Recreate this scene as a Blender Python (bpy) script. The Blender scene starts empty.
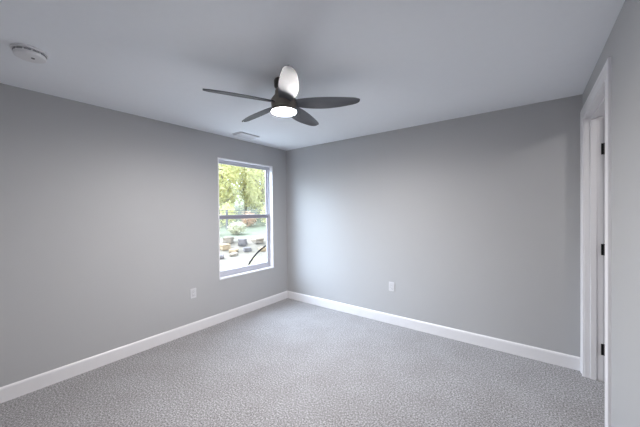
import bpy, bmesh, math, random
from mathutils import Vector, Matrix, noise
random.seed(7)
S = bpy.context.scene
COL = S.collection
R = math.radians

# ---------------------------------------------------------------- camera
F_PX, YAW, PITCH, ROLL = 278.35, 0.6478, -0.0100, -0.0097
CAM = Vector((3.2286, -3.3482, 1.4416))
fw = Vector((-math.sin(YAW) * math.cos(PITCH), math.cos(YAW) * math.cos(PITCH), math.sin(PITCH)))
rt0 = Vector((math.cos(YAW), math.sin(YAW), 0)); up0 = rt0.cross(fw)
rt = math.cos(ROLL) * rt0 + math.sin(ROLL) * up0
up = -math.sin(ROLL) * rt0 + math.cos(ROLL) * up0
cd = bpy.data.cameras.new('camera'); cam = bpy.data.objects.new('camera', cd); COL.objects.link(cam)
cd.sensor_width = 36.0; cd.lens = 36.0 * F_PX / 640.0; cd.clip_start = 0.02; cd.clip_end = 300
cam.matrix_world = Matrix(((rt.x, up.x, -fw.x, CAM.x), (rt.y, up.y, -fw.y, CAM.y), (rt.z, up.z, -fw.z, CAM.z), (0, 0, 0, 1)))
S.camera = cam

# ---------------------------------------------------------------- world, sun, exposure
# bright hazy sky: cool all round, brightest in a broad glow where the veiled sun stands (beyond the window, to the left)
SKY_BASE = 3.4
SKY_GLOW = 19.0
GLOW_AZ, GLOW_EL, GLOW_POW = 18, 34, 4.0        # azimuth counted from -X towards -Y
LAMP_STRENGTH = 545.0
HALL_STRENGTH = 34.0
w = bpy.data.worlds.new('sky'); S.world = w; w.use_nodes = True
nt = w.node_tree; nt.nodes.clear(); N = nt.nodes.new; LK = nt.links.new
wo = N('ShaderNodeOutputWorld'); bg = N('ShaderNodeBackground'); tc = N('ShaderNodeTexCoord')
gd = Vector((-math.cos(R(GLOW_AZ)) * math.cos(R(GLOW_EL)), -math.sin(R(GLOW_AZ)) * math.cos(R(GLOW_EL)), math.sin(R(GLOW_EL))))
dp = N('ShaderNodeVectorMath'); dp.operation = 'DOT_PRODUCT'; dp.inputs[1].default_value = gd; LK(tc.outputs['Generated'], dp.inputs[0])
mxm = N('ShaderNodeMath'); mxm.operation = 'MAXIMUM'; mxm.inputs[1].default_value = 0; LK(dp.outputs['Value'], mxm.inputs[0])
pw = N('ShaderNodeMath'); pw.operation = 'POWER'; pw.inputs[1].default_value = GLOW_POW; LK(mxm.outputs[0], pw.inputs[0])
cn = N('ShaderNodeTexNoise'); cn.inputs['Scale'].default_value = 2.2; cn.inputs['Detail'].default_value = 5; LK(tc.outputs['Generated'], cn.inputs['Vector'])
cm = N('ShaderNodeMapRange'); cm.inputs['From Min'].default_value = .3; cm.inputs['From Max'].default_value = .7; cm.inputs['To Min'].default_value = .8; cm.inputs['To Max'].default_value = 1.2
LK(cn.outputs['Fac'], cm.inputs['Value'])
def scaled(col, k):
    v = N('ShaderNodeVectorMath'); v.operation = 'SCALE'; v.inputs[0].default_value = col
    if isinstance(k, float): v.inputs['Scale'].default_value = k
    else: LK(k, v.inputs['Scale'])
    return v
gk = N('ShaderNodeMath'); gk.operation = 'MULTIPLY'; gk.inputs[1].default_value = SKY_GLOW; LK(pw.outputs[0], gk.inputs[0])
v1 = scaled((.70, .86, 1.1), SKY_BASE); v2 = scaled((.76, .89, 1.08), gk.outputs[0])
av = N('ShaderNodeVectorMath'); av.operation = 'ADD'; LK(v1.outputs[0], av.inputs[0]); LK(v2.outputs[0], av.inputs[1])
mv = N('ShaderNodeVectorMath'); mv.operation = 'SCALE'; LK(av.outputs[0], mv.inputs[0]); LK(cm.outputs[0], mv.inputs['Scale'])
LK(mv.outputs[0], bg.inputs[0]); bg.inputs[1].default_value = 1.0; LK(bg.outputs[0], wo.inputs[0])
w.cycles.sampling_method = 'MANUAL'; w.cycles.sample_map_resolution = 512
pl = bpy.data.lights.new('window_portal', 'AREA'); pl.shape = 'RECTANGLE'; pl.size = .97; pl.size_y = 1.6
pl.cycles.is_portal = True
po = bpy.data.objects.new('window_portal', pl); COL.objects.link(po); po.location = (-.128, -.79, 1.345)
po.rotation_euler = Vector((1, 0, 0)).to_track_quat('-Z', 'Y').to_euler()
S.view_settings.view_transform = 'Standard'; S.view_settings.look = 'None'
S.view_settings.gamma = 1.0; S.view_settings.exposure = 0.50; S.view_settings.use_curve_mapping = False
S.cycles.use_denoising = True
S.cycles.max_bounces = 14; S.cycles.diffuse_bounces = 10; S.cycles.transparent_max_bounces = 12
S.cycles.sample_clamp_indirect = 8.0

# ---------------------------------------------------------------- materials
def mat(name, color, rough=.6, metal=0.0, spec=.5, noise_amt=0.0, noise_scale=20, bump=0.0, bump_scale=200, col2=None, emit=None):
    m = bpy.data.materials.new(name); m.use_nodes = True
    n = m.node_tree.nodes; l = m.node_tree.links
    b = n['Principled BSDF']
    b.inputs['Roughness'].default_value = rough; b.inputs['Metallic'].default_value = metal
    b.inputs['Specular IOR Level'].default_value = spec
    tc = n.new('ShaderNodeTexCoord')
    nz = n.new('ShaderNodeTexNoise'); nz.inputs['Scale'].default_value = noise_scale; nz.inputs['Detail'].default_value = 4
    l.new(tc.outputs['Object'], nz.inputs['Vector'])
    cr = n.new('ShaderNodeValToRGB'); cr.color_ramp.elements[0].position = .3; cr.color_ramp.elements[1].position = .7
    c2 = col2 if col2 else tuple(c * (1 - noise_amt) for c in color)
    cr.color_ramp.elements[0].color = (*c2, 1); cr.color_ramp.elements[1].color = (*color, 1)
    l.new(nz.outputs['Fac'], cr.inputs['Fac']); l.new(cr.outputs['Color'], b.inputs['Base Color'])
    if bump:
        nb = n.new('ShaderNodeTexNoise'); nb.inputs['Scale'].default_value = bump_scale; nb.inputs['Detail'].default_value = 3
        l.new(tc.outputs['Object'], nb.inputs['Vector'])
        bp = n.new('ShaderNodeBump'); bp.inputs['Strength'].default_value = bump; bp.inputs['Distance'].default_value = .004
        l.new(nb.outputs['Fac'], bp.inputs['Height']); l.new(bp.outputs['Normal'], b.inputs['Normal'])
    if emit:
        b.inputs['Emission Color'].default_value = (*emit[0], 1); b.inputs['Emission Strength'].default_value = emit[1]
    return m

M = {}
M['wall'] = mat('grey_wall_paint', (.445, .446, .456), .55, noise_amt=.015, noise_scale=3, bump=.12, bump_scale=130, spec=.35)
M['ceiling'] = mat('white_ceiling_paint', (.885, .91, .945), .9, noise_amt=.01, bump=.15, bump_scale=90, spec=.2)
M['trim'] = mat('white_trim_paint', (.76, .75, .77), .38, noise_amt=.01)
M['vinyl'] = mat('white_vinyl', (.50, .50, .56), .35)  # white frame greyed in its colour for its backlit shade
M['rail'] = mat('backlit_vinyl_rail', (.27, .26, .31), .5)  # darker vinyl copy: the rail's backlit shade put into the colour
M['plastic'] = mat('white_plastic', (.78, .78, .80), .4)
M['plate'] = mat('outlet_plastic', (.62, .62, .64), .35)
M['slot'] = mat('dark_slot', (.03, .03, .03), .7)
M['slot_mid'] = mat('mid_grey_slot', (.33, .33, .35), .7)
M['slot_grey'] = mat('grey_slot', (.16, .16, .17), .7)
M['black_metal'] = mat('black_hinge_metal', (.02, .02, .022), .4, metal=.6)
M['fan'] = mat('lamplit_fan_metal', (.27, .24, .21), .42, metal=.3, noise_amt=.15)  # tan lamp glow on the housing put into its metal colour
M['blade'] = mat('charcoal_fan_blade', (.105, .108, .120), .45, spec=.35, noise_amt=.2, noise_scale=9)
M['canopy'] = mat('dark_canopy_metal', (.05, .046, .045), .4, metal=.3)
M['vent'] = mat('white_vent_metal', (.66, .66, .68), .5)
M['diffuser'] = mat('lit_lamp_diffuser', (.9, .88, .84), .4, emit=((1.0, .965, .94), LAMP_STRENGTH))
M['hall_diffuser'] = mat('added_hall_diffuser', (.9, .88, .84), .4, emit=((1.0, .965, .94), HALL_STRENGTH))
M['soil'] = mat('pale_sandy_ground', (.19, .155, .115), .9, noise_scale=1.6, col2=(0.0980, 0.0784, 0.0534), bump=.4, bump_scale=12)
M['lawn'] = mat('pale_lawn', (.26, .34, .18), .9, noise_scale=3, col2=(.36, .42, .28), bump=.4, bump_scale=20)
M['concrete'] = mat('pale_concrete', (.42, .41, .39), .9, noise_scale=4, noise_amt=.1, bump=.3, bump_scale=60)
M['rock_tan'] = mat('tan_stone', (0.3910, 0.2696, 0.1559), .9, noise_scale=5, col2=(0.2261, 0.1647, 0.0959), bump=.5, bump_scale=12)
M['rock_grey'] = mat('grey_stone', (0.1739, 0.1432, 0.1303), .9, noise_scale=5, col2=(0.0693, 0.0613, 0.0613), bump=.5, bump_scale=12)
M['rock_pale'] = mat('pale_stone', (0.2785, 0.2172, 0.1559), .9, noise_scale=5, col2=(0.1739, 0.1391, 0.1046), bump=.5, bump_scale=12)
M['bark'] = mat('tree_bark', (.42, .38, .30), .9, noise_scale=9, noise_amt=.5, bump=.5, bump_scale=30)
M['hose'] = mat('dark_hose', (.006, .005, .006), 1.0, spec=0.0)
M['cable'] = mat('grey_cable', (.12, .12, .14), .6)
M['wood'] = mat('weathered_wood', (.25, .23, .22), .9, noise_scale=8, noise_amt=.4)
M['leaf_a'] = mat('yellow_green_leaves', (.80, .74, .44), .6, noise_scale=2.2, col2=(0.5361, 0.5361, 0.2822))
M['leaf_b'] = mat('pale_green_leaves', (0.8800, 0.8216, 0.4424), .6, noise_scale=2.5, col2=(0.5531, 0.5373, 0.2686))
M['leaf_c'] = mat('autumn_leaves', (0.8216, 0.5845, 0.4265), .6, noise_scale=2.5, col2=(0.5688, 0.4108, 0.3002))
M['leaf_d'] = mat('silvery_leaves', (0.6491, 0.5925, 0.4232), .6, noise_scale=2.5, col2=(0.4232, 0.4091, 0.2822))
for k in ('leaf_a', 'leaf_b', 'leaf_c', 'leaf_d'):       # thin leaves let some light through
    m = M[k]; n = m.node_tree.nodes; l = m.node_tree.links; b = n['Principled BSDF']
    tr = n.new('ShaderNodeBsdfTranslucent'); mx = n.new('ShaderNodeMixShader'); mx.inputs[0].default_value = .42
    cr = [x for x in n if x.type == 'VALTORGB'][0]; l.new(cr.outputs[0], tr.inputs[0])
    l.new(b.outputs[0], mx.inputs[1]); l.new(tr.outputs[0], mx.inputs[2]); l.new(mx.outputs[0], n['Material Output'].inputs[0])

def glass_mat():
    m = bpy.data.materials.new('window_glass'); m.use_nodes = True; n = m.node_tree.nodes; l = m.node_tree.links; n.clear()
    o = n.new('ShaderNodeOutputMaterial'); t = n.new('ShaderNodeBsdfTransparent'); g = n.new('ShaderNodeBsdfGlossy')
    g.inputs['Roughness'].default_value = .02; t.inputs[0].default_value = (.97, .985, .98, 1)
    lw = n.new('ShaderNodeLayerWeight'); lw.inputs[0].default_value = .5; pw_ = n.new('ShaderNodeMath'); pw_.operation = 'POWER'; pw_.inputs[1].default_value = 5.0
    fr = n.new('ShaderNodeMath'); fr.operation = 'MULTIPLY_ADD'; fr.inputs[1].default_value = .96; fr.inputs[2].default_value = .04; mx = n.new('ShaderNodeMixShader')
    l.new(lw.outputs['Facing'], pw_.inputs[0]); l.new(pw_.outputs[0], fr.inputs[0]); l.new(fr.outputs[0], mx.inputs[0]); l.new(t.outputs[0], mx.inputs[1]); l.new(g.outputs[0], mx.inputs[2]); l.new(mx.outputs[0], o.inputs[0])
    return m
M['glass'] = glass_mat()

def carpet_mat():
    m = bpy.data.materials.new('grey_loop_carpet'); m.use_nodes = True; n = m.node_tree.nodes; l = m.node_tree.links
    b = n['Principled BSDF']; b.inputs['Roughness'].default_value = 1.0; b.inputs['Specular IOR Level'].default_value = .1
    b.inputs['Sheen Weight'].default_value = .25; b.inputs['Sheen Roughness'].default_value = .6
    tc = n.new('ShaderNodeTexCoord')
    n1 = n.new('ShaderNodeTexNoise'); n1.inputs['Scale'].default_value = 92; n1.inputs['Detail'].default_value = 5; n1.inputs['Roughness'].default_value = .75
    n2 = n.new('ShaderNodeTexNoise'); n2.inputs['Scale'].default_value = 3.5; n2.inputs['Detail'].default_value = 3
    for q in (n1, n2): l.new(tc.outputs['Object'], q.inputs['Vector'])
    r1 = n.new('ShaderNodeValToRGB'); e = r1.color_ramp.elements
    e[0].position = .36; e[0].color = (.070, .062, .060, 1); e[1].position = .64; e[1].color = (.60, .59, .61, 1)
    x = e.new(.5); x.color = (.255, .247, .256, 1)
    l.new(n1.outputs['Fac'], r1.inputs['Fac'])
    r2 = n.new('ShaderNodeValToRGB'); r2.color_ramp.elements[0].position = .35; r2.color_ramp.elements[1].position = .65
    r2.color_ramp.elements[0].color = (.90, .89, .88, 1); r2.color_ramp.elements[1].color = (1, 1, 1, 1)
    l.new(n2.outputs['Fac'], r2.inputs['Fac'])
    mu = n.new('ShaderNodeMixRGB'); mu.blend_type = 'MULTIPLY'; mu.inputs[0].default_value = 1
    l.new(r1.outputs[0], mu.inputs[1]); l.new(r2.outputs[0], mu.inputs[2]); l.new(mu.outputs[0], b.inputs['Base Color'])
    bp = n.new('ShaderNodeBump'); bp.inputs['Strength'].default_value = .6; bp.inputs['Distance'].default_value = .006
    l.new(n1.outputs['Fac'], bp.inputs['Height']); l.new(bp.outputs['Normal'], b.inputs['Normal'])
    return m
M['carpet'] = carpet_mat()

# ---------------------------------------------------------------- mesh helpers
def box(bm, x0, x1, y0, y1, z0, z1, mtx=None):
    vs = [Vector((x, y, z)) for x in (x0, x1) for y in (y0, y1) for z in (z0, z1)]
    if mtx: vs = [mtx @ v for v in vs]
    v = [bm.verts.new(c) for c in vs]
    for f in ((0, 1, 3, 2), (4, 6, 7, 5), (0, 4, 5, 1), (2, 3, 7, 6), (0, 2, 6, 4), (1, 5, 7, 3)):
        bm.faces.new([v[i] for i in f])

def lathe(bm, prof, n=48, mtx=None):
    rings = []
    for r, z in prof:
        if r < 1e-5: rings.append([bm.verts.new((mtx or Matrix()) @ Vector((0, 0, z)))])
        else: rings.append([bm.verts.new((mtx or Matrix()) @ Vector((r * math.cos(2 * math.pi * k / n), r * math.sin(2 * math.pi * k / n), z))) for k in range(n)])
    for a, b in zip(rings, rings[1:]):
        for k in range(n):
            k2 = (k + 1) % n
            q = [a[k % len(a)], a[k2 % len(a)], b[k2 % len(b)], b[k % len(b)]]
            u = []
            for v in q:
                if v not in u: u.append(v)
            if len(u) > 2: bm.faces.new(u)

def sweep(bm, prof, path, frames):
    """prof: (a,b) points; frames: per path point (A,B) axis vectors - a closed profile swept along a path with mitred corners"""
    rings = [[bm.verts.new(Vector(p) + A * a + B * b) for a, b in prof] for p, (A, B) in zip(path, frames)]
    n = len(prof)
    for r0, r1 in zip(rings, rings[1:]):
        for k in range(n): bm.faces.new((r0[k], r0[(k + 1) % n], r1[(k + 1) % n], r1[k]))
    bm.faces.new(rings[0]); bm.faces.new(rings[-1][::-1])

def tube(bm, pts, rad, n=8):
    rings = []
    for i, p in enumerate(pts):
        p = Vector(p); t = (Vector(pts[min(i + 1, len(pts) - 1)]) - Vector(pts[max(i - 1, 0)])).normalized()
        s = Vector((0, 0, 1)) if abs(t.z) < .9 else Vector((1, 0, 0))
        a = t.cross(s).normalized(); b = t.cross(a)
        r = rad[i] if isinstance(rad, (list, tuple)) else rad
        rings.append([bm.verts.new(p + r * (a * math.cos(2 * math.pi * k / n) + b * math.sin(2 * math.pi * k / n))) for k in range(n)])
    for r0, r1 in zip(rings, rings[1:]):
        for k in range(n): bm.faces.new((r0[k], r0[(k + 1) % n], r1[(k + 1) % n], r1[k]))
    bm.faces.new(rings[0]); bm.faces.new(rings[-1][::-1])

def obj(name, bm, m, parent=None, smooth=False, bevel=0.0, loc=None):
    bmesh.ops.recalc_face_normals(bm, faces=bm.faces)
    if smooth:
        for f in bm.faces: f.smooth = True
        for e in bm.edges:
            if len(e.link_faces) == 2 and e.calc_face_angle(0) > R(38): e.smooth = False
    me = bpy.data.meshes.new(name); bm.to_mesh(me); bm.free(); me.materials.append(m)
    o = bpy.data.objects.new(name, me); COL.objects.link(o)
    if parent: o.parent = parent
    if loc: o.location = loc
    if bevel:
        b = o.modifiers.new('bevel', 'BEVEL'); b.width = bevel; b.segments = 2; b.limit_method = 'ANGLE'
    return o

def struct(o, label=None):
    o['kind'] = 'structure'
    if label: o['label'] = label; o['category'] = label_cat(o.name)
    return o
def label_cat(n): return n.split('_')[0]
def tag(o, label, cat, group=None, kind=None):
    o['label'] = label; o['category'] = cat
    if group: o['group'] = group
    if kind: o['kind'] = kind
    return o
def thing(name, label, cat, loc, group=None, rot=(0, 0, 0)):
    o = bpy.data.objects.new(name, None); COL.objects.link(o); o.location = loc; o.rotation_euler = rot
    o.empty_display_size = .1
    return tag(o, label, cat, group)

# ---------------------------------------------------------------- room shell
H, W, DEEP = 2.44, 3.593, -3.95
WY0, WY1, WZ0, WZ1 = -1.268, -.305, .555, 2.147           # window opening
DY0, DY1, DZ = -1.0, -.110, 2.195                        # door opening
HX, HY0, HY1 = 4.95, -2.3, 1.1                            # hall beyond the door
T = .125
bm = bmesh.new(); box(bm, -T, HX + .1, DEEP - .12, HY1 + .1, -.25, 0); struct(obj('floor', bm, M['carpet']), 'grey speckled cut pile carpet floor')
bm = bmesh.new(); box(bm, -T, HX + .1, DEEP - .12, HY1 + .1, H, H + .25); struct(obj('ceiling', bm, M['ceiling']), 'smooth white painted ceiling')
bm = bmesh.new()
box(bm, -T, 0, DEEP - .12, WY0, 0, H); box(bm, -T, 0, WY1, .12, 0, H)
box(bm, -T, 0, WY0, WY1, 0, WZ0); box(bm, -T, 0, WY0, WY1, WZ1, H)
struct(obj('wall_left', bm, M['wall']), 'pale grey wall with the window')
bm = bmesh.new(); box(bm, 0, W + .115, 0, .12, 0, H); struct(obj('wall_back', bm, M['wall']), 'pale grey wall facing the room, with one outlet')
bm = bmesh.new()
box(bm, W, W + .115, DEEP - .12, DY0 - .012, 0, H); box(bm, W, W + .115, DY1 + .012, 0, 0, H); box(bm, W, W + .115, DY0 - .012, DY1 + .012, DZ + .012, H)
struct(obj('wall_right', bm, M['wall']), 'pale grey wall with the doorway')
bm = bmesh.new(); box(bm, 0, W, DEEP - .12, DEEP, 0, H); struct(obj('wall_rear', bm, M['wall']))
bm = bmesh.new()
box(bm, HX, HX + .1, HY0 - .1, HY1 + .1, 0, H); box(bm, W + .115, HX, HY0 - .1, HY0, 0, H); box(bm, W, HX, HY1, HY1 + .1, 0, H)
box(bm, W + .0, W + .115, .12, HY1, 0, H)
struct(obj('wall_hall', bm, M['wall']))

# baseboards
BB = [(0, 0), (.014, 0), (.014, .100), (.011, .111), (.006, .118), (0, .118)]
X, Y, Z = Vector((1, 0, 0)), Vector((0, 1, 0)), Vector((0, 0, 1))
def baseboard(name, path, frames, label=None):
    bm = bmesh.new(); sweep(bm, BB, path, frames); return struct(obj(name, bm, M['trim']), label)
baseboard('baseboard_left', [(0, DEEP, 0), (0, 0, 0)], [(X, Z), (X - Y, Z)], 'white baseboard along the window wall')
baseboard('baseboard_back', [(0, 0, 0), (W, 0, 0)], [(X - Y, Z), (-Y, Z)], 'white baseboard along the back wall')
baseboard('baseboard_right', [(W, DEEP, 0), (W, DY0 - .108, 0)], [(-X, Z), (-X, Z)])
baseboard('baseboard_hall', [(HX, HY0, 0), (HX, HY1, 0)], [(-X, Z), (-X, Z)])

# door casing: stepped profile mitred round the opening
CW = .094
CP = [(0, 0), (CW, 0), (CW, .013), (CW - .012, .017), (CW - .030, .016), (CW - .036, .012), (.022, .0105), (.016, .014), (.004, .013), (0, .008)]
def casing(name, x, nrm, label=None):
    bm = bmesh.new()
    y0, y1, z1 = DY0 - .004, DY1 + .004, DZ + .004
    sweep(bm, CP, [(x, y0, 0), (x, y0, z1), (x, y1, z1), (x, y1, 0)], [(-Y, nrm), (-Y + Z, nrm), (Y + Z, nrm), (Y, nrm)])
    return struct(obj(name, bm, M['trim']), label)
casing('trim_1', W, -X, 'white stepped casing around the doorway')
casing('trim_2', W + .115, X)
# jamb with door stop
bm = bmesh.new()
box(bm, W, W + .115, DY1, DY1 + .012, 0, DZ + .012); box(bm, W, W + .115, DY0 - .012, DY0, 0, DZ + .012); box(bm, W, W + .115, DY0, DY1, DZ, DZ + .012)
box(bm, W + .036, W + .072, DY1 - .011, DY1, 0, DZ); box(bm, W + .036, W + .072, DY0, DY0 + .011, 0, DZ); box(bm, W + .036, W + .072, DY0, DY1, DZ - .011, DZ)
jamb = obj('trim_3', bm, M['trim'], bevel=.0015); struct(jamb, 'white door jamb with door stop')

# door swung open into the hall, hung on three black hinges
PX, PY = W + .121, DY1 + .001
door = bpy.data.objects.new('door_1', None); COL.objects.link(door); door.location = (PX, PY, 0); struct(door, 'white door swung open into the hall on black hinges')
bm = bmesh.new(); dw = DY1 - DY0 - .006
def slab_panels(bm, x0, x1, y0, y1, z0, z1):
    box(bm, x0, x1, y0 + .006, y1 - .006, z0, z1)
    for s, yy in ((0, y0), (1, y1)):
        a, b = (y0, y0 + .006) if s == 0 else (y1 - .006, y1)
        st = .11
        box(bm, x0, x0 + st, a, b, z0, z1); box(bm, x1 - st, x1, a, b, z0, z1)
        for (za, zb) in ((z0, z0 + .22), (.95, 1.10), (z1 - .12, z1)): box(bm, x0 + st, x1 - st, a, b, za, zb)
slab_panels(bm, .004, .004 + dw, -.043, -.008, .012, DZ - .006)
obj('door_panel', bm, M['trim'], door, bevel=.001)
for z in (1.928, 1.098, .268):
    bm = bmesh.new()
    box(bm, -.021, -.0065, -.004, -.0008, -.046, .046)        # leaf on the jamb
    box(bm, .0005, .004, -.040, -.009, -.046, .046)          # leaf on the door edge
    tube(bm, [(.000, -.006, -.047), (.000, -.006, .047)], .0065, 10)
    for zz in (-.03, 0, .03):
        tube(bm, [(-.014, -.0036, zz), (-.014, -.0048, zz)], .003, 8)
    obj('hinge', bm, M['black_metal'], door, loc=(0, 0, z))
for s in (1, -1):
    bm = bmesh.new()
    mt = Matrix.Translation((dw - .06, -.0255, .96)) @ Matrix.Rotation(R(-90 * s), 4, 'X')
    lathe(bm, [(0, .0185), (.030, .0185), (.030, .024), (.012, .028), (.011, .045), (.024, .055), (.027, .068), (.02, .078), (0, .081)], 24, mt)
    obj('door_knob', bm, M['black_metal'], door, smooth=True)

# ---------------------------------------------------------------- window
win = bpy.data.objects.new('window_1', None); COL.objects.link(win); win.location = (0, (WY0 + WY1) / 2, WZ0)
struct(win, 'white single hung window looking out on trees'); woff = -Vector(win.location)
def wobj(name, bm, m, **k):
    bmesh.ops.translate(bm, verts=bm.verts, vec=woff); return obj(name, bm, m, win, **k)
LT, DP = .014, .068
bm = bmesh.new()                                           # painted return lining the opening
for (a, b, c, d) in ((WY0, WY0 + LT, WZ0, WZ1), (WY1 - LT, WY1, WZ0, WZ1), (WY0 + LT, WY1 - LT, WZ1 - LT, WZ1)):
    box(bm, -DP, .006, a, b, c, d)
wobj('window_return', bm, M['trim'], bevel=.003)
bm = bmesh.new(); box(bm, -DP, .012, WY0 - .0, WY1 + .0, WZ0 - .006, WZ0 + LT); wobj('window_sill', bm, M['trim'], bevel=.004)
def ring(bm, x0, x1, y0, y1, z0, z1, s, b=None, t=None):
    b = b or s; t = t or s
    box(bm, x0, x1, y0, y0 + s, z0, z1); box(bm, x0, x1, y1 - s, y1, z0, z1)
    box(bm, x0, x1, y0 + s, y1 - s, z0, z0 + b); box(bm, x0, x1, y0 + s, y1 - s, z1 - t, z1)
fy0, fy1, fz0, fz1 = WY0, WY1, WZ0, WZ1
bm = bmesh.new(); ring(bm, -.120, -DP, fy0, fy1, fz0, fz1, .034, .045, .036); wobj('window_frame', bm, M['vinyl'], bevel=.003)
MZ = 1.367
iy0, iy1 = fy0 + .034, fy1 - .034
bm = bmesh.new(); ring(bm, -.091, -.072, iy0, iy1, fz0 + .045, MZ + .028, .030, .045, .056); lower = wobj('lower_sash', bm, M['vinyl'], bevel=.002)
bm = bmesh.new(); ring(bm, -.114, -.095, iy0, iy1, MZ - .020, fz1 - .036, .022, .034, .022); upper = wobj('upper_sash', bm, M['vinyl'], bevel=.002)
bm = bmesh.new(); box(bm, -.083, -.080, iy0 + .03, iy1 - .03, fz0 + .09, MZ - .028); g = wobj('lower_pane', bm, M['glass'])
bm = bmesh.new(); box(bm, -.106, -.103, iy0 + .022, iy1 - .022, MZ + .014, fz1 - .058); g = wobj('upper_pane', bm, M['glass'])
bm = bmesh.new(); box(bm, -.0715, -.0675, iy0 + .004, iy1 - .004, MZ - .026, MZ + .026); wobj('meeting_rail', bm, M['rail'], bevel=.0015)  # dark strip over the sash rail, carrying its backlit shade

# ---------------------------------------------------------------- ceiling fan
FX, FY = 1.72, -1.80
fan = thing('ceiling_fan', 'charcoal five-blade ceiling fan with glowing round lamp', 'ceiling fan', (FX, FY, H))
bm = bmesh.new(); lathe(bm, [(0, 0), (.072, 0), (.074, -.006), (.072, -.045), (.060, -.062), (.030, -.070), (0, -.070)]); obj('canopy', bm, M['canopy'], fan, smooth=True)
bm = bmesh.new(); lathe(bm, [(0, -.066), (.058, -.066), (.066, -.08), (.070, -.112), (.088, -.135), (.098, -.150), (.096, -.185), (.090, -.218), (0, -.218)])
obj('motor_housing', bm, M['fan'], fan, smooth=True)
bm = bmesh.new(); lathe(bm, [(.085, -.212), (.092, -.214), (.096, -.219), (.097, -.232), (.095, -.237), (.086, -.237)]); obj('lamp_ring', bm, M['fan'], fan, smooth=True)
bm = bmesh.new(); lathe(bm, [(0, -.226), (.0925, -.230), (.0925, -.2372), (.089, -.241), (.070, -.2450), (.042, -.2468), (0, -.2474)]); obj('lamp_diffuser', bm, M['diffuser'], fan, smooth=True)
# blade along +X: a swelling paddle, its counter-clockwise edge lower, twist easing to the tip
bm = bmesh.new(); NU, NV = 90, 14; TH = .0065
def bw(u):  # leading / trailing half widths
    s = u
    a = .036 + .036 * math.sin(math.pi * s ** .9) ** .9 - .004 * s
    b = .036 + .034 * math.sin(math.pi * s ** .9) ** .9 - .006 * s
    if s > .86:
        k = max(0, 1 - ((s - .86) / .14) ** 3.2) ** .45; a = a * (.12 + .88 * k); b = b * (.12 + .88 * k)
    return a, b
grid = {}
for side in (0, 1):
    for i in range(NU + 1):
        u = i / NU; x = .070 + u * .508
        a, b = bw(u); ang = R(17 - 4 * u)
        for j in range(NV + 1):
            v = j / NV; yy = -b + (a + b) * v
            camber = -.010 * (1 - (2 * v - 1) ** 2)
            edge = min(1, 4 * min(v, 1 - v) + .15) * min(1, (1 - u) * 8 + .2)
            zz = -.176 - .004 * math.sin(math.pi * u) - .008 * u * u - camber + (TH / 2 if side else -TH / 2) * edge
            grid[side, i, j] = bm.verts.new((x, yy * math.cos(ang) + (.012 * math.sin(math.pi * u)), zz - yy * math.sin(ang)))
for side in (0, 1):
    for i in range(NU):
        for j in range(NV): bm.faces.new([grid[side, i, j], grid[side, i + 1, j], grid[side, i + 1, j + 1], grid[side, i, j + 1]])
for i in range(NU):
    for j in (0, NV): bm.faces.new([grid[0, i, j], grid[0, i + 1, j], grid[1, i + 1, j], grid[1, i, j]])
for j in range(NV):
    for i in (0, NU): bm.faces.new([grid[0, i, j], grid[0, i, j + 1], grid[1, i, j + 1], grid[1, i, j]])
blade0 = obj('blade', bm, M['blade'], fan, smooth=True)
for k in range(5):
    b = blade0 if k == 0 else blade0.copy()
    if k: COL.objects.link(b); b.parent = fan
    b.rotation_euler = (0, 0, R(-114.5 + 72 * k))

# ---------------------------------------------------------------- smoke detector
sd = thing('smoke_detector', 'round white smoke detector on the ceiling', 'smoke detector', (.778, -3.046, H))
bm = bmesh.new(); lathe(bm, [(0, 0), (.084, 0), (.085, -.004), (.083, -.010), (.078, -.012), (0, -.012)]); obj('base_ring', bm, M['plastic'], sd, smooth=True)
bm = bmesh.new(); lathe(bm, [(.0, -.012), (.068, -.012), (.072, -.024), (.074, -.028), (.070, -.040), (.058, -.046), (.0, -.048)]); obj('cover', bm, M['plastic'], sd, smooth=True)
for k in range(12):
    a0 = R(30 * k + 4); a1 = R(30 * k + 26); bm = bmesh.new(); vs = []
    for q in range(7):
        a = a0 + (a1 - a0) * q / 6
        vs.append([bm.verts.new((r * math.cos(a), r * math.sin(a), z)) for r, z in ((.0685, -.0135), (.0735, -.0145), (.0755, -.0225), (.0705, -.0235))])
    for p, q in zip(vs, vs[1:]):
        for c in range(4): bm.faces.new((p[c], p[(c + 1) % 4], q[(c + 1) % 4], q[c]))
    bm.faces.new(vs[0]); bm.faces.new(vs[-1][::-1])
    obj('air_slot', bm, M['slot_mid'], sd)
bm = bmesh.new(); lathe(bm, [(0, -.0475), (.009, -.0475), (.008, -.0505), (0, -.051)], 20); obj('test_button', bm, M['slot_grey'], sd, loc=(.020, .010, 0), smooth=True)

# ---------------------------------------------------------------- ceiling vent (two-way register)
cv = thing('ceiling_vent', 'white rectangular ceiling vent near the window corner', 'vent', (.262, -1.012, H))
bm = bmesh.new(); hx, hy = .085, .160
ring(bm, -hx, hx, -hy, hy, -.007, 0, .018); obj('vent_frame', bm, M['vent'], cv, bevel=.002)
bm = bmesh.new(); box(bm, -hx + .016, hx - .016, -hy + .016, hy - .016, -.0015, -.0002); obj('vent_backing', bm, M['slot'], cv)
for sgn in (-1, 1):
    for k in range(8):
        y = sgn * (.008 + k * .0165 + .006)
        bm = bmesh.new(); lw = .0050 if sgn < 0 else .0080; box(bm, -hx + .018, hx - .018, -lw, lw, -.0006, .0006)
        s = obj('louver', bm, M['vent'], cv, loc=(0, y, -.0055)); s.rotation_euler = (R(24 if sgn < 0 else -42), 0, 0)

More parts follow.
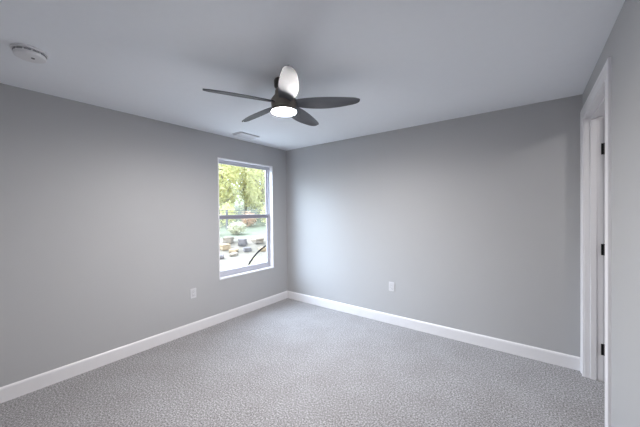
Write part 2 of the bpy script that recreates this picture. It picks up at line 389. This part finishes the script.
hl = thing('hall_ceiling_light', 'unseen round flush light added on the hall ceiling to light the doorway', 'added light', (4.35, -.9, H))  # unseen lamp added to lift the light on jamb and casing
bm = bmesh.new(); lathe(bm, [(0, 0), (.15, 0), (.152, -.02), (.145, -.026), (0, -.026)]); obj('base_plate', bm, M['plastic'], hl, smooth=True)
bm = bmesh.new(); lathe(bm, [(0, -.026), (.138, -.028), (.136, -.045), (.11, -.062), (.06, -.072), (0, -.075)]); obj('lamp_diffuser', bm, M['hall_diffuser'], hl, smooth=True)

# ---------------------------------------------------------------- outlets
def outlet(label, loc, rz):
    t = thing('wall_outlet', label, 'outlet', loc, 'wall outlets', (0, 0, rz))
    bm = bmesh.new(); box(bm, -.0375, .0375, -.006, 0, -.0585, .0585); obj('cover_plate', bm, M['plate'], t, bevel=.003)
    bm = bmesh.new(); box(bm, -.0168, .0168, -.0085, -.0055, -.0335, .0335); rc = obj('receptacle', bm, M['plate'], t, bevel=.0015)
    bm = bmesh.new(); ring(bm, -.0180, .0180, -.0064, -.0058, -.0347, .0347, .0011); obj('receptacle_gap', bm, M['slot_grey'], t)
    for zc in (-.018, .018):
        for xx, hh in ((-.0062, .0045), (.0062, .0036)):
            bm = bmesh.new(); box(bm, xx - .0009, xx + .0009, -.0087, -.0080, zc - hh + .002, zc + hh + .002); obj('slot', bm, M['slot'], rc)
        bm = bmesh.new(); tube(bm, [(0, -.0087, zc - .0075), (0, -.0080, zc - .0075)], .0022, 10); obj('ground_hole', bm, M['slot'], rc)
    for zc in (-.0475, .0475):
        bm = bmesh.new(); tube(bm, [(0, -.0068, zc), (0, -.0058, zc)], .003, 12); obj('screw', bm, M['plate'], t)
outlet('white wall outlet left of the window', (0, -1.617, .467), R(90))
outlet('white wall outlet on the back wall right of the window corner', (1.823, 0, .472), 0)

# ---------------------------------------------------------------- outside
FH = Vector((-.824, .631, 0)); NH = Vector((.631, .824, 0))
def tcoord(x, y):  # distance along and across the view through the window
    d = Vector((x - CAM.x, y - CAM.y, 0)); return d.dot(FH), d.dot(NH)
def at(t, s): return CAM.x + FH.x * t + NH.x * s, CAM.y + FH.y * t + NH.y * s
def ground_z(x, y):
    t, s = tcoord(x, y)
    ks = [(-30, -.42), (9, -.42), (11.5, -.39), (13.2, -.28), (14.4, .0), (20, .36), (26, .95), (40, 3.2), (80, 8)]
    for (a, za), (b, zb) in zip(ks, ks[1:]):
        if t <= b: z = za + (zb - za) * (max(t, a) - a) / (b - a); break
    else: z = zb
    f = min(1, max(0, (t - 7) / 4))
    return z + f * .10 * noise.noise(Vector((x * .45, y * .45, 0)))
def gpatch():
    bm = bmesh.new(); g = {}; nx, ny = 60, 110
    for i in range(nx + 1):
        for j in range(ny + 1):
            x = -T - .001 - 50 * (i / nx) ** 1.5; y = -30 + 75 * j / ny
            g[i, j] = bm.verts.new((x, y, ground_z(x, y)))
    for i in range(nx):
        for j in range(ny): bm.faces.new((g[i, j], g[i + 1, j], g[i + 1, j + 1], g[i, j + 1]))
    z = -.42
    q = [bm.verts.new(c) for c in ((-T - .001, -30, z), (30, -30, z), (30, 45, z), (-T - .001, 45, z))]; bm.faces.new(q)
    return bm
o = struct(obj('ground', gpatch(), M['soil'], smooth=True), 'pale sandy yard rising to a lawn')
# yard blends from sand to lawn by distance from the house
m = M['soil']; n = m.node_tree.nodes; l = m.node_tree.links
tc = n.new('ShaderNodeTexCoord'); dt = n.new('ShaderNodeVectorMath'); dt.operation = 'DOT_PRODUCT'; dt.inputs[1].default_value = FH
l.new(tc.outputs['Object'], dt.inputs[0])
nz = n.new('ShaderNodeTexNoise'); nz.inputs['Scale'].default_value = .8; l.new(tc.outputs['Object'], nz.inputs['Vector'])
ad = n.new('ShaderNodeMath'); ad.operation = 'MULTIPLY_ADD'; l.new(nz.outputs['Fac'], ad.inputs[0]); ad.inputs[1].default_value = 2.0; l.new(dt.outputs['Value'], ad.inputs[2])
off = CAM.x * FH.x + CAM.y * FH.y
mr = n.new('ShaderNodeMapRange'); mr.inputs['From Min'].default_value = 14.6 + off + 1; mr.inputs['From Max'].default_value = 15.8 + off + 1
l.new(ad.outputs[0], mr.inputs['Value'])
mx = n.new('ShaderNodeMixRGB'); l.new(mr.outputs[0], mx.inputs[0])
cr = [q for q in n if q.type == 'VALTORGB'][0]; l.new(cr.outputs[0], mx.inputs[1]); mx.inputs[2].default_value = (.15, .155, .10, 1)
l.new(mx.outputs[0], n['Principled BSDF'].inputs['Base Color'])

bm = bmesh.new(); box(bm, -3.3, -T - .002, -5.5, 5.0, -.52, -.36); struct(obj('patio', bm, M['concrete'], bevel=.01), 'unseen pale concrete slab added against the house to bounce daylight indoors')  # unseen slab added to bounce daylight onto the ceiling

def rock(t, s, sx, sy, sz, m, label, seed):
    x, y = at(t, s); z = ground_z(x, y); bm = bmesh.new()
    bmesh.ops.create_cube(bm, size=1.0); bmesh.ops.subdivide_edges(bm, edges=bm.edges, cuts=5, use_grid_fill=True)
    rn = random.Random(seed); a = Matrix.Rotation(rn.uniform(-.5, .5) - .6, 4, 'Z')
    for v in bm.verts:
        c = v.co * 2; sph = c.normalized(); c = c.lerp(sph, .28)
        c *= 1 + .22 * noise.noise(sph * 1.7 + Vector((seed * 3.1, 0, 0))) + .08 * noise.noise(sph * 5 + Vector((seed, 0, 0)))
        v.co = a @ Vector((c.x * sx / 2, c.y * sy / 2, c.z * sz / 2))
    o = obj('boulder', bm, M[m], smooth=True, loc=(x, y, z + sz * .36)); return tag(o, label, 'rock', 'rocks outside the window')
# t = distance from the lens, s = offset across the view
rock(13.3, -.66, .48, .40, .30, 'rock_pale', 'pale block stone at the back left of the rock row outside', 1)
rock(12.55, -.78, .46, .42, .27, 'rock_tan', 'tan boulder at the left end of the rock row outside', 2)
rock(12.1, -.40, .42, .34, .18, 'rock_tan', 'low tan rock left of the dark stones outside', 3)
rock(12.85, -.04, .42, .38, .34, 'rock_grey', 'tallest dark grey stone in the middle of the rock row outside', 4)
rock(12.1, .14, .40, .32, .20, 'rock_grey', 'low dark grey stone in front of the tallest one outside', 5)
rock(13.1, .62, .66, .42, .30, 'rock_pale', 'wide pale stone right of the dark ones outside', 6)
rock(12.8, 1.42, .60, .48, .32, 'rock_pale', 'pale stone at the right end of the rock row outside', 7)
rock(11.5, -.38, .34, .28, .13, 'rock_pale', 'small pale stone nearest the window in front of the rocks', 8)
rock(11.0, -.92, .46, .40, .18, 'rock_grey', 'flat grey stone low at the left edge of the window view', 9)
rock(12.0, .78, .36, .32, .18, 'rock_tan', 'small tan stone in front of the wide pale one outside', 10)

def grass_patch(t, s, rx, label, seed, num=420):
    rn = random.Random(seed); bm = bmesh.new(); x0, y0 = at(t, s)
    for k in range(num):
        a = rn.uniform(0, 2 * math.pi); r = rx * math.sqrt(rn.random()); x = x0 + r * math.cos(a); y = y0 + r * math.sin(a) * .7
        z = ground_z(x, y) - .005; h = rn.uniform(.06, .15); b = rn.uniform(0, 3.14); dx, dy = .012 * math.cos(b), .012 * math.sin(b)
        q = [bm.verts.new((x - dx, y - dy, z)), bm.verts.new((x + dx, y + dy, z)), bm.verts.new((x + rn.uniform(-.04, .04), y + rn.uniform(-.04, .04), z + h))]
        bm.faces.new(q)
    return tag(obj('grass_tuft', bm, M['leaf_b']), label, 'grass', kind='stuff')
grass_patch(9.3, -1.15, .42, 'green grass tuft low at the left of the window view', 21)
grass_patch(10.3, .75, .50, 'green grass tuft low at the right of the window view', 22)
grass_patch(9.2, .45, .32, 'green grass tuft beside the curved black hose', 23)

# curved dark hose sticking up by the window
pts = []
for k in range(29):
    u = k / 28; x, y = at(9.0, .10 + 2.1 * u); pts.append((x, y, ground_z(x, y) - .01 + .86 * max(0, 4 * u * (1 - u)) ** .8))
bm = bmesh.new(); tube(bm, pts, .026, 10); tag(obj('garden_hose', bm, M['hose'], smooth=True), 'dark bent hose arching from the ground outside the window', 'hose')

# trees
def leaves(bm, c, rad, num, size, rn, hollow=.45):
    for k in range(num):
        d = Vector((rn.gauss(0, 1), rn.gauss(0, 1), rn.gauss(0, 1))).normalized()
        r = hollow + (1 - hollow) * rn.random() ** .6; bump = 1 + .28 * noise.noise(d * 2.4 + c)
        p = c + Vector((d.x * rad.x, d.y * rad.y, d.z * rad.z)) * r * bump
        n_ = (d + Vector((rn.gauss(0, .7), rn.gauss(0, .7), rn.gauss(0, .7)))).normalized(); a = n_.orthogonal().normalized()
        a = Matrix.Rotation(rn.uniform(0, 6.28), 3, n_) @ a; b = n_.cross(a); s = size * rn.uniform(.6, 1.3)
        q = [p - a * s, p - b * s * .45, p + a * s, p + b * s * .45]
        bm.faces.new([bm.verts.new(v) for v in q])
def tree(t, s, h, rad, m, label, seed, size=.13, num=5200, low=.08):
    x, y = at(t, s); z = ground_z(x, y); rn = random.Random(seed)
    T_ = thing('tree', label, 'tree', (x, y, z), 'trees beyond the yard')
    bm = bmesh.new(); top = h * .8
    tr = [(.12 * math.sin(k * 1.3 + seed), .12 * math.cos(k * 1.7 + seed), top * k / 6 - .1) for k in range(7)]
    tube(bm, tr, [.15 - .02 * k for k in range(7)], 8)
    for k in range(7):
        a = rn.uniform(0, 6.28); z0 = top * rn.uniform(.25, .8); L = rad * rn.uniform(.5, .85)
        tube(bm, [(0, 0, z0), (L * .5 * math.cos(a), L * .5 * math.sin(a), z0 + .35), (L * math.cos(a), L * math.sin(a), z0 + .9)], [.06, .04, .015], 6)
    obj('trunk', bm, M['bark'], T_, smooth=True)
    bm = bmesh.new(); cz = h * (1 + low) / 2
    leaves(bm, Vector((0, 0, cz)), Vector((rad, rad, h * (1 - low) / 2)), num // 2, size, rn)
    for k in range(6):
        a = rn.uniform(0, 6.28); q = rad * .6
        leaves(bm, Vector((q * math.cos(a), q * math.sin(a), h * rn.uniform(low + .1, .85))), Vector((rad * .5, rad * .5, h * .15)), num // 12, size, rn)
    obj('foliage', bm, M[m], T_)
ROW = [(21.5, -4.4, 6.9, 1.28, 'leaf_a', 'yellow green leafy tree at the left end of the front tree row'), (21.5, -1.45, 6.6, 1.30, 'leaf_b', 'pale green leafy tree of the front row in the left half of the window'),
       (21.5, 1.45, 6.8, 1.28, 'leaf_a', 'yellow green leafy tree of the front row in the right half of the window'), (21.5, 4.4, 6.6, 1.28, 'leaf_c', 'tan tinged leafy tree at the right end of the front tree row'),
       (25.3, -5.9, 7.6, 1.5, 'leaf_b', 'pale green tree at the left end of the middle tree row'), (25.3, -2.8, 7.5, 1.32, 'leaf_a', 'yellow green tree of the middle row behind the left window edge'),
       (25.3, .15, 7.8, 1.32, 'leaf_a', 'tall yellow green tree showing between the two central front trees'), (25.3, 3.1, 7.5, 1.32, 'leaf_b', 'pale green tree of the middle row behind the right window edge'),
       (25.3, 6.3, 7.4, 1.5, 'leaf_a', 'yellow green tree at the right end of the middle tree row'), (29.8, -6.0, 8.6, 1.8, 'leaf_b', 'tall pale green tree at the left end of the rear tree row'),
       (29.8, -2.0, 8.6, 1.8, 'leaf_b', 'tall pale green tree of the rear row left of the middle'), (29.8, 1.9, 8.6, 1.8, 'leaf_a', 'tall yellow green tree of the rear row right of the middle'),
       (29.8, 5.9, 8.4, 1.8, 'leaf_b', 'tall pale green tree at the right end of the rear tree row')]
for k, (t, s_, h, rad, m, lab) in enumerate(ROW):
    tree(t, s_, h, rad, m, lab, 31 + k, .12 if t < 23 else .14, 6000)
for k, (t, s_, lab) in enumerate(((18.5, -9.2, 'unseen bushy tree added past the left end of the tree row'), (15.0, -14.3, 'unseen bushy tree added at the far left corner of the yard'), (9.8, -18.6, 'unseen bushy tree added beside the left corner of the yard'), (3.6, -20.8, 'unseen bushy tree added farthest to the left of the yard'))):
    tree(t, s_, 7.2, 2.35, 'leaf_b', lab, 51 + k, .16, 2600)  # trees added out of view to block the low sky's light
def shrub(t, s, h, rad, m, label, seed, num=1300, size=.07):
    x, y = at(t, s); rn = random.Random(seed); T_ = thing('shrub', label, 'shrub', (x, y, ground_z(x, y)), 'shrubs below the trees')
    bm = bmesh.new()
    for k in range(6):
        a = rn.uniform(0, 6.28); tube(bm, [(0, 0, -.04), (rad * .3 * math.cos(a), rad * .3 * math.sin(a), h * .5), (rad * .5 * math.cos(a), rad * .5 * math.sin(a), h * .85)], [.02, .015, .006], 5)
    obj('stem', bm, M['bark'], T_)
    bm = bmesh.new(); leaves(bm, Vector((0, 0, h * .52)), Vector((rad, rad, h * .5)), num, size, rn, .2); obj('foliage', bm, M[m], T_)
shrub(19.0, -2.45, 1.4, .72, 'leaf_c', 'tan leafy shrub at the left end of the shrub row under the trees', 41)
shrub(19.0, -.95, 1.6, .58, 'leaf_b', 'taller green shrub second from the left under the trees', 44, 1100)
shrub(19.0, .35, 1.05, .55, 'leaf_c', 'low rust tinted shrub in the middle of the shrub row', 42, 1000)
shrub(19.0, 1.6, 1.5, .55, 'leaf_b', 'green shrub just right of the low rust tinted shrub', 45, 1000)
shrub(19.0, 3.05, 1.2, .68, 'leaf_c', 'rust tinted shrub at the right end of the shrub row', 43)
shrub(15.6, -1.75, 1.0, .62, 'leaf_d', 'larger silvery bush on the lawn at the left of the lower pane', 46, 1000)
shrub(15.9, -.35, .75, .52, 'leaf_d', 'small silvery bush on the lawn right of the larger one', 47, 800)

# wire fence beyond the lawn: posts and a top wire at eye height
for k, (s, lab) in enumerate(((-3.6, 'weathered fence post left of the window view'), (-.95, 'weathered fence post left of centre in the window view'), (3.6, 'weathered fence post at the right of the window view'))):
    x, y = at(17.7, s); z = ground_z(x, y); bm = bmesh.new(); box(bm, -.05, .05, -.05, .05, -.1, 1.56 - z); tag(obj('fence_post', bm, M['wood'], loc=(x, y, z)), lab, 'post', 'fence posts')
ps = [Vector((*at(17.60, s), 1.535)) for s in (-3.6, -.95, 3.6)]
for dz, lab in ((0, 'grey top wire of the yard fence'), (-.16, 'grey lower wire of the yard fence')):
    pts = []
    for a, b in zip(ps, ps[1:]):
        for k in range(12):
            u = k / 12; p = a.lerp(b, u); p.z += dz - .05 * 4 * u * (1 - u) * .5; pts.append(p)
    pts.append(ps[-1] + Vector((0, 0, dz)))
    bm = bmesh.new(); tube(bm, pts, .016, 6); tag(obj('fence_wire', bm, M['cable'], smooth=True), lab, 'wire', 'fence wires')
